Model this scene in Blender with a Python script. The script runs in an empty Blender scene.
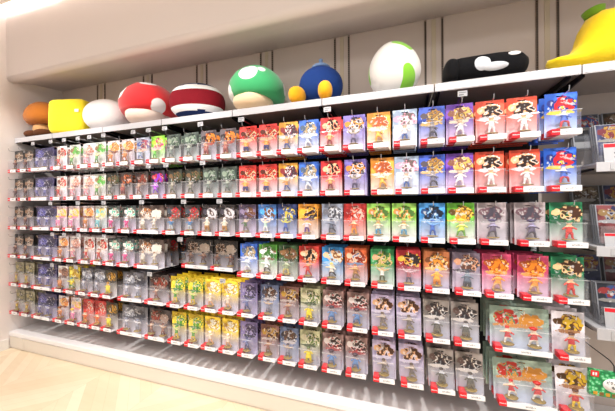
import bpy, bmesh, math, random
from mathutils import Vector, Matrix, noise
random.seed(7)
R = math.radians
C = bpy.context.scene.collection
SC = bpy.context.scene
CAMZ = 1.06
def lin(c):
    return tuple((v/12.92 if v <= .04045 else ((v+.055)/1.055)**2.4) for v in c)
def hx(s):
    return lin(tuple(int(s[i:i+2], 16)/255 for i in (0, 2, 4)))

# ------------------------------------------------------------ materials
def new_mat(name):
    m = bpy.data.materials.new(name); m.use_nodes = True
    nt = m.node_tree; nt.nodes.clear()
    out = nt.nodes.new('ShaderNodeOutputMaterial')
    b = nt.nodes.new('ShaderNodeBsdfPrincipled')
    nt.links.new(b.outputs[0], out.inputs[0])
    return m, nt, b, out
def flat(name, col, rough=.5, metal=0., bump=0., bscale=40., var=0., vscale=3., spec=.5, sheen=0., coat=0.):
    m, nt, b, out = new_mat(name)
    c = hx(col)
    b.inputs['Base Color'].default_value = (*c, 1)
    b.inputs['Roughness'].default_value = rough
    b.inputs['Metallic'].default_value = metal
    b.inputs['Specular IOR Level'].default_value = spec
    b.inputs['Sheen Weight'].default_value = sheen
    b.inputs['Coat Weight'].default_value = coat
    tc = nt.nodes.new('ShaderNodeTexCoord')
    if var:
        n = nt.nodes.new('ShaderNodeTexNoise'); n.inputs['Scale'].default_value = vscale
        nt.links.new(tc.outputs['Object'], n.inputs['Vector'])
        mx = nt.nodes.new('ShaderNodeMix'); mx.data_type = 'RGBA'
        mx.inputs['A'].default_value = (*[v*(1-var) for v in c], 1)
        mx.inputs['B'].default_value = (*[min(1, v*(1+var)) for v in c], 1)
        nt.links.new(n.outputs[0], mx.inputs['Factor']); nt.links.new(mx.outputs['Result'], b.inputs['Base Color'])
    if bump:
        n = nt.nodes.new('ShaderNodeTexNoise'); n.inputs['Scale'].default_value = bscale
        nt.links.new(tc.outputs['Object'], n.inputs['Vector'])
        bp = nt.nodes.new('ShaderNodeBump'); bp.inputs['Strength'].default_value = bump; bp.inputs['Distance'].default_value = .005
        nt.links.new(n.outputs[0], bp.inputs['Height']); nt.links.new(bp.outputs[0], b.inputs['Normal'])
    return m
def clear(name, haze=.1, tint='f2f0fa', rough=.08, glossw=1.0):
    # thin clear plastic: transparent + fresnel gloss + a little milky haze
    m = bpy.data.materials.new(name); m.use_nodes = True
    nt = m.node_tree; nt.nodes.clear(); N = nt.nodes.new; L = nt.links.new
    out = N('ShaderNodeOutputMaterial'); tr = N('ShaderNodeBsdfTransparent'); gl = N('ShaderNodeBsdfGlossy')
    df = N('ShaderNodeBsdfDiffuse'); df.inputs[0].default_value = (*hx(tint), 1)
    tr.inputs[0].default_value = (.97, .97, .98, 1)
    gl.inputs['Roughness'].default_value = rough
    lw = N('ShaderNodeLayerWeight'); lw.inputs[0].default_value = .5
    pw_ = N('ShaderNodeMath'); pw_.operation = 'POWER'; L(lw.outputs['Facing'], pw_.inputs[0]); pw_.inputs[1].default_value = 4.5
    fr = N('ShaderNodeMath'); fr.operation = 'MULTIPLY_ADD'; L(pw_.outputs[0], fr.inputs[0]); fr.inputs[1].default_value = .725; fr.inputs[2].default_value = .035
    m1 = N('ShaderNodeMixShader'); m1.inputs[0].default_value = haze
    m2 = N('ShaderNodeMixShader')
    L(tr.outputs[0], m1.inputs[1]); L(df.outputs[0], m1.inputs[2])
    L(fr.outputs[0], m2.inputs[0]); L(m1.outputs[0], m2.inputs[1]); L(gl.outputs[0], m2.inputs[2]); L(m2.outputs[0], out.inputs[0])
    tc = N('ShaderNodeTexCoord'); n = N('ShaderNodeTexNoise'); n.inputs['Scale'].default_value = 28
    bp = N('ShaderNodeBump'); bp.inputs['Strength'].default_value = .25; bp.inputs['Distance'].default_value = .004
    L(tc.outputs['Object'], n.inputs['Vector']); L(n.outputs[0], bp.inputs['Height']); L(bp.outputs[0], gl.inputs['Normal'])
    return m

def print_mat(name, h, w, base, fade, arts, seed, fade_at=.42):
    """printed backing card: flat ground colour, abstract busy picture in the upper half, pale lower half"""
    m, nt, b, out = new_mat(name); N = nt.nodes.new; L = nt.links.new
    b.inputs['Roughness'].default_value = .35
    tc = N('ShaderNodeTexCoord'); sp = N('ShaderNodeSeparateXYZ'); L(tc.outputs['Object'], sp.inputs[0])
    def math_(op, a, c=None, clamp=False):
        n = N('ShaderNodeMath'); n.operation = op; n.use_clamp = clamp
        for i, v in enumerate((a, c)):
            if v is None: continue
            if isinstance(v, (int, float)): n.inputs[i].default_value = v
            else: L(v, n.inputs[i])
        return n.outputs[0]
    def mix(f, a, c):
        n = N('ShaderNodeMix'); n.data_type = 'RGBA'
        L(f, n.inputs['Factor'])
        for k, v in (('A', a), ('B', c)):
            if isinstance(v, tuple): n.inputs[k].default_value = (*v, 1)
            else: L(v, n.inputs[k])
        return n.outputs['Result']
    def noise_(scale, off, detail=2.):
        a = N('ShaderNodeVectorMath'); a.operation = 'ADD'; L(tc.outputs['Object'], a.inputs[0]); a.inputs[1].default_value = (off, off*1.7, off*.6)
        n = N('ShaderNodeTexNoise'); n.inputs['Scale'].default_value = scale; n.inputs['Detail'].default_value = detail
        L(a.outputs[0], n.inputs['Vector']); return n
    def step(v, lo, hi):
        n = N('ShaderNodeMapRange'); n.clamp = True
        n.inputs['From Min'].default_value = lo; n.inputs['From Max'].default_value = hi
        L(v, n.inputs['Value']); return n.outputs[0]
    v = math_('ADD', math_('DIVIDE', sp.outputs['Z'], h), 1.)
    u = math_('DIVIDE', sp.outputs['X'], w)
    ba = hx(base); dark = tuple(x*.55 for x in ba); light = tuple(min(1, x*1.25+.04) for x in ba)
    n1 = noise_(22, seed*1.3)
    ground = mix(step(n1.outputs[0], .42, .62), dark, light)
    fd = tuple(x*.75+.25*.85 for x in hx(fade))
    ground = mix(step(v, 0.18, fade_at+.2), fd, ground)
    # picture: a blob whose rim is broken by noise, filled with sharp-edged patches of the picture colours
    rnd = random.Random(seed)
    def blob(cx, cz, rx, rz, wob, off):
        n = noise_(55, off)
        dx = math_('DIVIDE', math_('SUBTRACT', u, cx), rx); dz = math_('DIVIDE', math_('SUBTRACT', v, cz), rz)
        d = math_('SQRT', math_('ADD', math_('MULTIPLY', dx, dx), math_('MULTIPLY', dz, dz)))
        d = math_('ADD', d, math_('MULTIPLY', math_('SUBTRACT', n.outputs[0], .5), wob))
        return step(d, 1.06, .98)
    n2 = noise_(48, seed*2.1+5, 1.)
    ramp = N('ShaderNodeValToRGB'); ramp.color_ramp.interpolation = 'CONSTANT'
    e = ramp.color_ramp.elements; e[0].position = 0; e[0].color = (*hx(arts[0]), 1); e[1].position = .47; e[1].color = (*hx(arts[1]), 1)
    x = e.new(.56); x.color = (*hx(arts[2]), 1); x = e.new(.63); x.color = (*hx(arts[0]), 1)
    L(n2.outputs[0], ramp.inputs[0])
    cx = rnd.uniform(.04, .14)
    wide = w > .15
    col = mix(blob(-.22 if wide else cx, .755, .2 if wide else .36, .2, .9, seed+.3), ground, ramp.outputs[0])
    col = mix(blob((.2 if wide else -.3), .72 if wide else .8, .2 if wide else .14, .16 if wide else .08, 1.2, seed+3.1), col, hx(arts[1] if not wide else arts[2]))
    col = mix(blob(-.05, .57, .4, .045, 1.4, seed+7.7), col, hx(arts[2]))
    n3 = noise_(75, seed+9.); sm = step(n3.outputs[0], .6, .63)
    sm = math_('MULTIPLY', sm, blob(.02, .68, .42, .22, .8, seed+11.))
    col = mix(math_('MULTIPLY', sm, .55), col, (.75, .74, .74))
    L(col, b.inputs['Base Color'])
    return m

def figure_mat(name, legs, body, head, seed):
    m, nt, b, out = new_mat(name); N = nt.nodes.new; L = nt.links.new
    b.inputs['Roughness'].default_value = .4
    tc = N('ShaderNodeTexCoord'); sp = N('ShaderNodeSeparateXYZ'); L(tc.outputs['Object'], sp.inputs[0])
    n = N('ShaderNodeTexNoise'); n.inputs['Scale'].default_value = 60; L(tc.outputs['Object'], n.inputs['Vector'])
    a = N('ShaderNodeMath'); a.operation = 'MULTIPLY_ADD'; L(n.outputs[0], a.inputs[0]); a.inputs[1].default_value = .02
    L(sp.outputs['Z'], a.inputs[2])
    d = N('ShaderNodeMath'); d.operation = 'DIVIDE'; L(a.outputs[0], d.inputs[0]); d.inputs[1].default_value = .09
    r = N('ShaderNodeValToRGB'); r.color_ramp.interpolation = 'CONSTANT'; e = r.color_ramp.elements
    e[0].color = (*hx(legs), 1); e[1].position = .4; e[1].color = (*hx(body), 1)
    x = e.new(.66); x.color = (*hx(head[0]), 1); x = e.new(.84); x.color = (*hx(head[1]), 1)
    L(d.outputs[0], r.inputs[0]); L(r.outputs[0], b.inputs['Base Color'])
    return m

M = {}
M['wall'] = flat('wall_paint', 'f0e7e3', .42, bump=.02, bscale=150, var=.015)
M['ceil'] = flat('ceiling_paint', 'e6dccf', .7, var=.01)
M['back'] = flat('back_panel_laminate', 'd2c4bb', .5, var=.02)
M['dark'] = flat('black_mesh_panel', '0d0c0e', .7)
M['rail'] = flat('black_rail_enamel', '121113', .45)
M['upr'] = flat('upright_enamel', '8e7d72', .45)
M['slot'] = flat('slot_black', '171312', .8)
M['joint'] = flat('joint_beige', 'cbbda6', .5)
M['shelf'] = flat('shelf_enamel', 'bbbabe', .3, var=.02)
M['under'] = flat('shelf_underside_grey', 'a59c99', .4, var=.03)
M['brk'] = flat('bracket_black', '17161a', .4)
M['deck'] = flat('deck_enamel', 'ece9ea', .38, var=.03, vscale=6)
M['kick'] = flat('kick_board_cream', 'ddd4c8', .45, var=.02)
M['skirt'] = flat('skirting_white', 'eeeae6', .4)
M['chrome'] = flat('hook_chrome', 'd6d6da', .18, 1.)
M['white'] = flat('printed_white', 'f1eff0', .45)
M['paper'] = flat('ticket_paper', 'b4b4b8', .5)
M['ink'] = flat('grey_ink', '6d6d72', .5)
M['red'] = flat('tag_red', 'dd1d2b', .4)
M['clear'] = clear('clear_blister', .05)
M['edge'] = clear('ledge_highlight', .3, 'ffffff', .1)  # whiter, hazier plastic: the blister ledge's highlight put into the colour
M['acryl'] = clear('clear_acrylic', .05, 'ffffff', .03)
M['base'] = flat('figure_stand_gold', '9d8446', .35, .3)
M['base2'] = flat('figure_stand_dark', '3a3a40', .4)

def wood():
    m, nt, b, out = new_mat('pale_oak_planks'); N = nt.nodes.new; L = nt.links.new
    b.inputs['Roughness'].default_value = .38
    tc = N('ShaderNodeTexCoord'); mp = N('ShaderNodeMapping'); L(tc.outputs['Object'], mp.inputs[0])
    mp.inputs['Rotation'].default_value = (0, 0, 0)
    sp = N('ShaderNodeSeparateXYZ'); L(mp.outputs[0], sp.inputs[0])
    def mt(op, a, c=None, d=None):
        n = N('ShaderNodeMath'); n.operation = op
        for i, v in enumerate((a, c, d)):
            if v is None: continue
            if isinstance(v, (int, float)): n.inputs[i].default_value = v
            else: L(v, n.inputs[i])
        return n.outputs[0]
    # chevron planks: strips W wide, joints rise left and right of each strip's middle line
    W = .45; PW = .075
    fx = mt('DIVIDE', sp.outputs['X'], W); cell = mt('FLOOR', fx); fr = mt('SUBTRACT', fx, cell)
    par = mt('PINGPONG', fx, 1.)
    yy = mt('DIVIDE', mt('ADD', sp.outputs['Y'], mt('MULTIPLY', par, W*.9)), PW)
    pid = mt('FLOOR', yy); pf = mt('SUBTRACT', yy, pid)
    cm = N('ShaderNodeCombineXYZ'); L(cell, cm.inputs[0]); L(pid, cm.inputs[1])
    wn = N('ShaderNodeTexWhiteNoise'); L(cm.outputs[0], wn.inputs['Vector'])
    gm = N('ShaderNodeMapping'); gm.inputs['Scale'].default_value = (6, 30, 1); gm.inputs['Rotation'].default_value = (0, 0, .7)
    L(tc.outputs['Object'], gm.inputs[0]); gn = N('ShaderNodeTexNoise'); gn.inputs['Scale'].default_value = 1.; gn.inputs['Detail'].default_value = 6
    L(gm.outputs[0], gn.inputs['Vector'])
    r = N('ShaderNodeValToRGB'); e = r.color_ramp.elements
    e[0].color = (*hx('d2bc9c'), 1); e[1].color = (*hx('e6d6bd'), 1)
    f = mt('ADD', mt('MULTIPLY', wn.outputs[0], .6), mt('MULTIPLY', gn.outputs[0], .4)); L(f, r.inputs[0])
    j = mt('LESS_THAN', pf, .03); j2 = mt('LESS_THAN', fr, .006); jj = mt('MAXIMUM', j, j2)
    mx = N('ShaderNodeMix'); mx.data_type = 'RGBA'; L(mt('MULTIPLY', jj, .3), mx.inputs['Factor']); L(r.outputs[0], mx.inputs['A']); mx.inputs['B'].default_value = (*hx('b08a58'), 1)
    L(mx.outputs['Result'], b.inputs['Base Color'])
    return m
M['wood'] = wood()

# ------------------------------------------------------------ mesh helpers
def add_box(bm, x0, x1, y0, y1, z0, z1, mi=0, bev=0.):
    r = bmesh.ops.create_cube(bm, size=1.)
    vs = r['verts']
    for v in vs:
        v.co = Vector(((x0+x1)/2+v.co.x*(x1-x0), (y0+y1)/2+v.co.y*(y1-y0), (z0+z1)/2+v.co.z*(z1-z0)))
    fs = set(f for v in vs for f in v.link_faces)
    for f in fs: f.material_index = mi
    if bev:
        es = list(set(e for v in vs for e in v.link_edges))
        bmesh.ops.bevel(bm, geom=es, offset=bev, segments=2, affect='EDGES', profile=.6)
def add_tube(bm, pts, rad, seg=6, mi=0):
    pts = [Vector(p) for p in pts]; rings = []
    for i, p in enumerate(pts):
        d = (pts[min(i+1, len(pts)-1)]-pts[max(i-1, 0)]).normalized()
        a = d.orthogonal().normalized() if i == 0 else (a0-d*a0.dot(d)).normalized()
        a0 = a; b_ = d.cross(a)
        rr = rad[i] if isinstance(rad, (list, tuple)) else rad
        rings.append([bm.verts.new(p+(a*math.cos(t)+b_*math.sin(t))*rr) for t in [2*math.pi*k/seg for k in range(seg)]])
    for i in range(len(rings)-1):
        for k in range(seg):
            f = bm.faces.new((rings[i][k], rings[i][(k+1) % seg], rings[i+1][(k+1) % seg], rings[i+1][k])); f.material_index = mi
    for r_, rv in ((rings[0], True), (rings[-1], False)):
        f = bm.faces.new(r_[::-1] if rv else r_); f.material_index = mi
def add_lathe(bm, prof, seg=24, mi=0, c=(0, 0, 0), sx=1., sy=1.):
    rings = []
    for (r, z) in prof:
        rings.append([bm.verts.new((c[0]+r*math.cos(2*math.pi*k/seg)*sx, c[1]+r*math.sin(2*math.pi*k/seg)*sy, c[2]+z)) for k in range(seg)])
    for i in range(len(rings)-1):
        for k in range(seg):
            f = bm.faces.new((rings[i][k], rings[i][(k+1) % seg], rings[i+1][(k+1) % seg], rings[i+1][k])); f.material_index = mi; f.smooth = True
    f = bm.faces.new(rings[0][::-1]); f.material_index = mi
    f = bm.faces.new(rings[-1]); f.material_index = mi
def to_mesh(bm, name, mats, smooth=False):
    me = bpy.data.meshes.new(name)
    bmesh.ops.recalc_face_normals(bm, faces=bm.faces)
    if smooth:
        for f in bm.faces: f.smooth = True
    bm.to_mesh(me); bm.free()
    for m in mats: me.materials.append(m)
    return me
def link(name, me, parent=None, loc=(0, 0, 0), mat=None):
    o = bpy.data.objects.new(name, me); C.objects.link(o); o.location = loc
    if parent: o.parent = parent
    if mat:
        o.material_slots[0].link = 'OBJECT'; o.material_slots[0].material = mat
    return o
def tag(o, label, cat, group=None):
    o['label'] = label; o['category'] = cat
    if group: o['group'] = group
    return o
def struct(name, me, loc=(0, 0, 0)):
    o = link(name, me, None, loc); o['kind'] = 'structure'; return o
def empty(name, loc, rot=(0, 0, 0)):
    o = bpy.data.objects.new(name, None); C.objects.link(o); o.location = loc; o.rotation_euler = rot
    o.empty_display_size = .02
    return o
def boxmesh(name, mats, *boxes, bev=0.):
    bm = bmesh.new()
    for b in boxes: add_box(bm, *b[:6], mi=b[6] if len(b) > 6 else 0, bev=bev)
    return to_mesh(bm, name, mats)
_dg = bpy.context.evaluated_depsgraph_get
def baked(o):
    """evaluate an object's modifiers into a plain mesh and drop the temporary object"""
    bpy.context.view_layer.update()
    me = bpy.data.meshes.new_from_object(o.evaluated_get(_dg()))
    bpy.data.objects.remove(o); return me
def text_mesh(s, size, ext=.0002, name='lettering', bold=False):
    cu = bpy.data.curves.new('t', 'FONT'); cu.body = s; cu.size = size; cu.extrude = ext; cu.resolution_u = 1
    cu.align_x = 'CENTER'; cu.align_y = 'CENTER'
    if bold: cu.offset = size*.02
    o = bpy.data.objects.new('t', cu); C.objects.link(o)
    me = baked(o); me.name = name
    me.transform(Matrix.Rotation(R(90), 4, 'X'))
    return me

# ------------------------------------------------------------ room shell
XL = -2.81; YB = .334; XR = 2.6; YF = -4.2
SHZ = CAMZ+.526; SHU = SHZ-.034; DZ = CAMZ-.934; CEIL = CAMZ+1.475; SOF = CAMZ+.945; BF = -.036
struct('floor', boxmesh('floor', [M['wood']], (XL-.1, XR, YF, YB+.1, -.05, 0)))
struct('ceiling', boxmesh('ceiling', [M['ceil']], (XL-.1, XR, YF, BF-.05, CEIL, CEIL+.05)))
struct('wall_left', boxmesh('wall_left', [M['wall']], (XL-.1, XL, YF, YB+.1, 0, CEIL+.25)))
struct('wall_back', boxmesh('wall_back', [M['back']], (XL, XR, YB, YB+.1, 0, CEIL+.25)))
def bulk():
    bm = bmesh.new(); prof = [(YB, SOF+.065), (.15, SOF+.045), (.03, SOF+.012), (BF+.035, SOF)]
    for k in range(1, 7):
        a = R(90*k/6); prof.append((BF+.035-.035*math.sin(a), SOF+.035-.035*math.cos(a)))
    prof += [(BF, CEIL+.25), (YB, CEIL+.25)]
    A = [bm.verts.new((XL, y, z)) for y, z in prof]; B = [bm.verts.new((XR, y, z)) for y, z in prof]
    n = len(prof)
    for i in range(n):
        f = bm.faces.new((A[i], A[(i+1) % n], B[(i+1) % n], B[i])); f.smooth = i < 9
    bm.faces.new(A[::-1]); bm.faces.new(B)
    return to_mesh(bm, 'bulkhead', [M['wall']])
o = struct('trim_1', bulk()); o['label'] = 'boxed-in bulkhead over the display'
# slot above: closes the light cove
struct('trim_2', boxmesh('cove', [M['wall']], (XL, XR, BF-.35, BF, CEIL+.25, CEIL+.28), (XL, XR, BF-.38, BF-.35, CEIL+.05, CEIL+.28)))
struct('baseboard_left', boxmesh('skirt', [M['skirt']], (XL, XL+.008, YF, BF-.002, 0, .075)))

# back panel joints: two slotted uprights and a joint strip at each bay seam
def upright():
    bm = bmesh.new(); z0, z1 = SHZ+.001, SOF+.062
    add_box(bm, -.006, .006, -.004, 0, z0, z1, 0)
    z = z0+.01
    while z < z1-.012:
        add_box(bm, -.0034, .0034, -.0046, -.0036, z, z+.0088, 1); z += .0125
    return to_mesh(bm, 'upright', [M['upr'], M['slot']])
um = upright(); jm = boxmesh('joint', [M['joint']], (-.011, .011, -.003, 0, SHZ+.001, SOF+.06), bev=.001)
SEAMS = [-2.336, -1.84, -1.342, -.832, -.333, .172, .678, 1.18]
for i, sx in enumerate(SEAMS):
    e = empty('slotted_upright_pair', (sx, YB, 0)); e['kind'] = 'structure'; e.name = 'trim_%d' % (i+4)
    for dx in (-.042, .042): link('slotted_standard', um, e, (dx, 0, 0))
    link('joint_strip', jm, e)

# black mesh panel the hooks are fixed to, and its rails
BAYX = .63
ROWZ = [CAMZ+.4256-.21*i for i in range(6)]
bm = bmesh.new()
add_box(bm, XL+.005, BAYX, .31, YB-.002, ROWZ[5]-.19, SHU-.002)
struct('trim_3', to_mesh(bm, 'dark_panel', [M['dark']]))
for i, z in enumerate(ROWZ):
    o = link('hook_rail', boxmesh('hook_rail', [M['rail']], (XL+.008, BAYX-.004, .296, .309, z-.03, z+.002), bev=.002))
    tag(o, 'black hook rail behind the %s row of figurine packs' % ['top', 'second', 'third', 'fourth', 'fifth', 'bottom'][i], 'rail', 'hook rails on the dark panel')

# deck (plinth) under the display
bm = bmesh.new()
add_box(bm, XL+.002, XR-.3, BF+.001, YB-.001, DZ-.03, DZ, 0, .004)
add_box(bm, XL+.004, XR-.3, BF+.012, YB-.002, .0, DZ-.031, 1)
add_box(bm, XL+.004, XR-.3, BF+.006, BF+.011, .012, DZ-.034, 1, .002)
pl = link('display_plinth', to_mesh(bm, 'display_plinth', [M['deck'], M['kick']]))
tag(pl, 'low cream plinth with a pale grey deck running under the whole display', 'plinth')
E0 = boxmesh('end_cap', [M['kick']], (0, .045, -.004, .001, .012, DZ-.036), bev=.001)
link('end_cap', E0, pl, (XL+.12, BF+.006, 0))

# ------------------------------------------------------------ top shelf, one board per bay
def shelf_board(x0, x1, z, yf, yb, lip, name):
    bm = bmesh.new()
    add_box(bm, x0, x1, yf+.004, yb, z-.006, z, 0)
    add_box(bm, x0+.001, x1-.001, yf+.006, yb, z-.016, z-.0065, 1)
    add_box(bm, x0, x1, yf, yf+.005, z-lip, z+.002, 0, .0015)
    return to_mesh(bm, name, [M['shelf'], M['under']])
TB = [(-2.806, -2.378), (-2.374, -1.88), (-1.876, -1.382), (-1.378, -.884), (-.88, -.372), (-.368, .138), (.142, .653), (.657, 1.17), (1.174, 1.68)]
def bracket(z, drop, depth):
    bm = bmesh.new(); vs = []
    for x in (-.004, .004):
        vs.append([bm.verts.new((x, y, zz)) for y, zz in ((YB-.02, z-.018), (YB-depth, z-.018), (YB-depth, z-.018-drop*.35), (YB-.02, z-.018-drop))])
    a, b_ = vs; bm.faces.new(a[::-1]); bm.faces.new(b_)
    for i in range(4): bm.faces.new((a[i], a[(i+1) % 4], b_[(i+1) % 4], b_[i]))
    return to_mesh(bm, 'bracket', [M['brk']])
brm = bracket(SHZ, .045, .29)
desc = ['first board at the left wall', 'second board from the left wall', 'board under the red toadstool cushion', 'board under the navy and maroon cushion', 'board under the green toadstool cushion', 'board under the white egg cushion', 'board under the black bolster', 'board under the yellow cushion at right', 'last board beyond the yellow cushion']
for i, (a, b_) in enumerate(TB):
    o = link('top_shelf', shelf_board(a, b_, SHZ, .008, YB-.002, .034, 'top_shelf'))
    tag(o, 'white metal top shelf, ' + desc[i], 'shelf', 'top shelf boards')
    for x in (a+.02, b_-.02): link('bracket', brm, o, (x, 0, 0))
    if i >= 5:
        bm = bmesh.new(); add_box(bm, a+.004, b_-.004, .0065, .0078, SHZ-.029, SHZ-.004, 0); link('label_channel', to_mesh(bm, 'chan', [M['white']]), o)

# ------------------------------------------------------------ figurine packs
CW, CH = .103, .163
def card_mesh(w, h):
    bm = bmesh.new(); t = .0012
    xs = [-w/2, -.014, .014, w/2]; zs = [.006, -.004, -.009, -h]
    for y in (0, t):
        g = [[bm.verts.new((x, y, z)) for x in xs] for z in zs]
        for r in range(3):
            for c in range(3):
                if (r, c) == (1, 1): continue
                q = (g[r][c], g[r][c+1], g[r+1][c+1], g[r+1][c]); bm.faces.new(q if y == 0 else q[::-1])
        if y == 0: g0 = g
    for c in range(3):
        for r, gr in ((0, 1), (3, 0)):
            bm.faces.new((g0[r][c], g0[r][c+1], g[r][c+1], g[r][c]))
    for r in range(3):
        for c in (0, 3): bm.faces.new((g0[r][c], g0[r+1][c], g[r+1][c], g[r][c]))
    for a, b_ in (((1, 1), (1, 2)), ((1, 2), (2, 2)), ((2, 2), (2, 1)), ((2, 1), (1, 1))):
        bm.faces.new((g0[a[0]][a[1]], g0[b_[0]][b_[1]], g[b_[0]][b_[1]], g[a[0]][a[1]]))
    return to_mesh(bm, 'card', [M['white']])
BD = .043
def blister_mesh(w, h):
    bm = bmesh.new(); x = w/2-.004; zt = -.40*h; zb = -h+.001
    b = [bm.verts.new(p) for p in ((-x, -.0008, zb), (x, -.0008, zb), (x, -.0008, zt), (-x, -.0008, zt))]
    f = [bm.verts.new(p) for p in ((-x+.003, -BD, zb+.001), (x-.003, -BD, zb+.001), (x-.003, -BD, zt-.004), (-x+.003, -BD, zt-.004))]
    fs = [bm.faces.new(f)] + [bm.faces.new((b[i], b[(i+1) % 4], f[(i+1) % 4], f[i])) for i in range(4)]
    es = list(set(e for fa in fs for e in fa.edges if not e.is_boundary))
    bmesh.ops.bevel(bm, geom=es, offset=.004, segments=2, affect='EDGES', profile=.6)
    for v in list(bm.verts): v.co.z = max(v.co.z, zb)
    # flat rim pressed on the card
    for q in (((-x-.0025, zt+.003), (x+.0025, zt+.003), (x+.0025, zt), (-x-.0025, zt)),):
        bm.faces.new([bm.verts.new((p[0], -.0009, p[1])) for p in q])
    add_box(bm, -x+.001, x-.001, -BD-.0006, -BD+.0012, zt-.0075, zt-.0058, 1)  # thin pale bead painting the bright highlight line along the ledge
    me = to_mesh(bm, 'blister', [M['clear'], M['edge']]); return me
def strip_mesh(w, h):
    bm = bmesh.new(); x = w/2-.0055
    add_box(bm, -x+.26*min(w, CW), x, -BD-.0014, -BD-.0006, -h+.001, -h+.0205, 0)
    add_box(bm, -x+.26*min(w, CW), x, -BD-.0006, -.002, -h-.0004, -h+.0005, 0)
    me = to_mesh(bm, 'label_strip', [M['white'], M['ink']])
    tm = text_mesh('amiibo', .0125); n = tm.copy()
    bm = bmesh.new(); bm.from_mesh(me)
    tm.transform(Matrix.Translation((.05*w if w > .15 else .013, -BD-.0016, -h+.011)))
    k = len(bm.faces); bm.from_mesh(tm); bm.faces.ensure_lookup_table()
    for f in bm.faces[k:]: f.material_index = 1
    return to_mesh2(bm, me)
def to_mesh2(bm, me):
    bm.to_mesh(me); bm.free(); return me
def tag_mesh(w, h):
    bm = bmesh.new(); x = w/2-.0055; cw = min(w, CW)
    add_box(bm, -x, -x+.26*cw-.0002, -BD-.002, -.003, -h+.0005, -h+.0225, 0, .0006)
    me = to_mesh(bm, 'brand_tag', [M['red'], M['white']])
    tm = text_mesh('Nintendo', .0062, bold=True)
    bm = bmesh.new(); bm.from_mesh(me); tm.transform(Matrix.Translation((-x+.13*cw, -BD-.0024, -h+.0118)))
    k = len(bm.faces); bm.from_mesh(tm); bm.faces.ensure_lookup_table()
    for f in bm.faces[k:]: f.material_index = 1
    return to_mesh2(bm, me)
def skin_figure(kind):
    """little generic toy figure about 75 mm high, one continuous skin"""
    rnd = random.Random(kind*11+3)
    P = dict(pel=(0, 0, .034), che=(0, 0, .049), nec=(0, 0, .056), hea=(0, -.001, .067), top=(0, 0, .075),
             kl=(-.007, -.003, .018), fl=(-.008, 0, .003), kr=(.007, -.002, .018), fr=(.009, .001, .003),
             tl=(-.009, -.006, .002), tr=(.01, -.006, .002),
             el=(-.014, -.001, .044), hl=(-.02, -.006, .038), er=(.014, -.001, .044), hr=(.02, -.006, .038))
    if kind == 1: P['er'] = (.015, 0, .056); P['hr'] = (.019, -.004, .068); P['fr'] = (.014, .004, .004); P['tr'] = (.016, -.003, .003)
    if kind == 2: P['el'] = (-.014, -.006, .05); P['hl'] = (-.026, -.009, .05); P['kr'] = (.012, -.004, .02); P['fr'] = (.016, .006, .008); P['tr'] = (.018, .003, .004)
    if kind == 3: P['el'] = (-.015, 0, .054); P['hl'] = (-.021, -.004, .064); P['er'] = (.015, 0, .052); P['hr'] = (.026, -.006, .058)
    if kind == 4:
        for k in ('hea', 'top'): P[k] = (P[k][0]-.003, P[k][1], P[k][2]-.004)
        P['kl'] = (-.013, -.006, .02); P['fl'] = (-.015, .002, .003); P['tl'] = (-.017, -.004, .002)
    E = [('pel', 'che'), ('che', 'nec'), ('nec', 'hea'), ('hea', 'top'), ('pel', 'kl'), ('kl', 'fl'), ('fl', 'tl'), ('pel', 'kr'), ('kr', 'fr'), ('fr', 'tr'), ('che', 'el'), ('el', 'hl'), ('che', 'er'), ('er', 'hr')]
    Rr = dict(pel=.007, che=.008, nec=.004, hea=.0095, top=.006, kl=.0042, kr=.0042, fl=.0035, fr=.0035, tl=.003, tr=.003, el=.0034, er=.0034, hl=.0034, hr=.0034)
    if kind in (0, 4): Rr['hea'] = .012; Rr['top'] = .009; Rr['che'] = .0095; Rr['pel'] = .0095
    if kind == 5: Rr['pel'] = .013; Rr['kl'] = Rr['kr'] = .008; Rr['fl'] = Rr['fr'] = .006; Rr['hea'] = .011
    names = list(P); me = bpy.data.meshes.new('f')
    me.from_pydata([P[k] for k in names], [(names.index(a), names.index(b_)) for a, b_ in E], [])
    o = bpy.data.objects.new('f', me); C.objects.link(o)
    md = o.modifiers.new('s', 'SKIN'); md.use_smooth_shade = True
    sub = o.modifiers.new('u', 'SUBSURF'); sub.levels = 1; sub.render_levels = 1
    lay = me.skin_vertices[0] if len(me.skin_vertices) else None
    if lay is None:
        bm = bmesh.new(); bm.from_mesh(me); bm.verts.layers.skin.verify(); bm.to_mesh(me); bm.free(); lay = me.skin_vertices[0]
    for i, k in enumerate(names):
        lay.data[i].radius = (Rr[k], Rr[k]); lay.data[i].use_root = (k == 'pel')
    out = baked(o); out.name = 'figurine'
    # a prop or hair shape added to the same mesh
    bm = bmesh.new(); bm.from_mesh(out)
    hp = Vector(P['hr']); 
    if kind in (1, 3): add_tube(bm, [hp+Vector((-.004, 0, -.012)), hp+Vector((.008, -.002, .022))], [.0016, .0007], 5)
    if kind in (2,): add_tube(bm, [Vector(P['hea'])+Vector((0, .006, 0)), Vector((.008, .01, .05)), Vector((.016, .01, .034))], [.006, .005, .001], 6)
    if kind in (4,): add_lathe(bm, [(.0005, .001), (.012, 0), (.013, .003), (.009, .006), (.004, .009), (.0005, .01)], 12, 0, (P['top'][0], 0, P['top'][2]-.001))
    bm.to_mesh(out); bm.free()
    for p in out.polygons: p.use_smooth = True
    out.materials.clear(); out.materials.append(M['white'])
    return out
FIG = [skin_figure(k) for k in range(6)]
bm = bmesh.new(); add_lathe(bm, [(.002, 0), (.021, 0), (.022, .002), (.019, .004), (.002, .0045)], 18); STAND = to_mesh(bm, 'stand', [M['base']])

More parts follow.
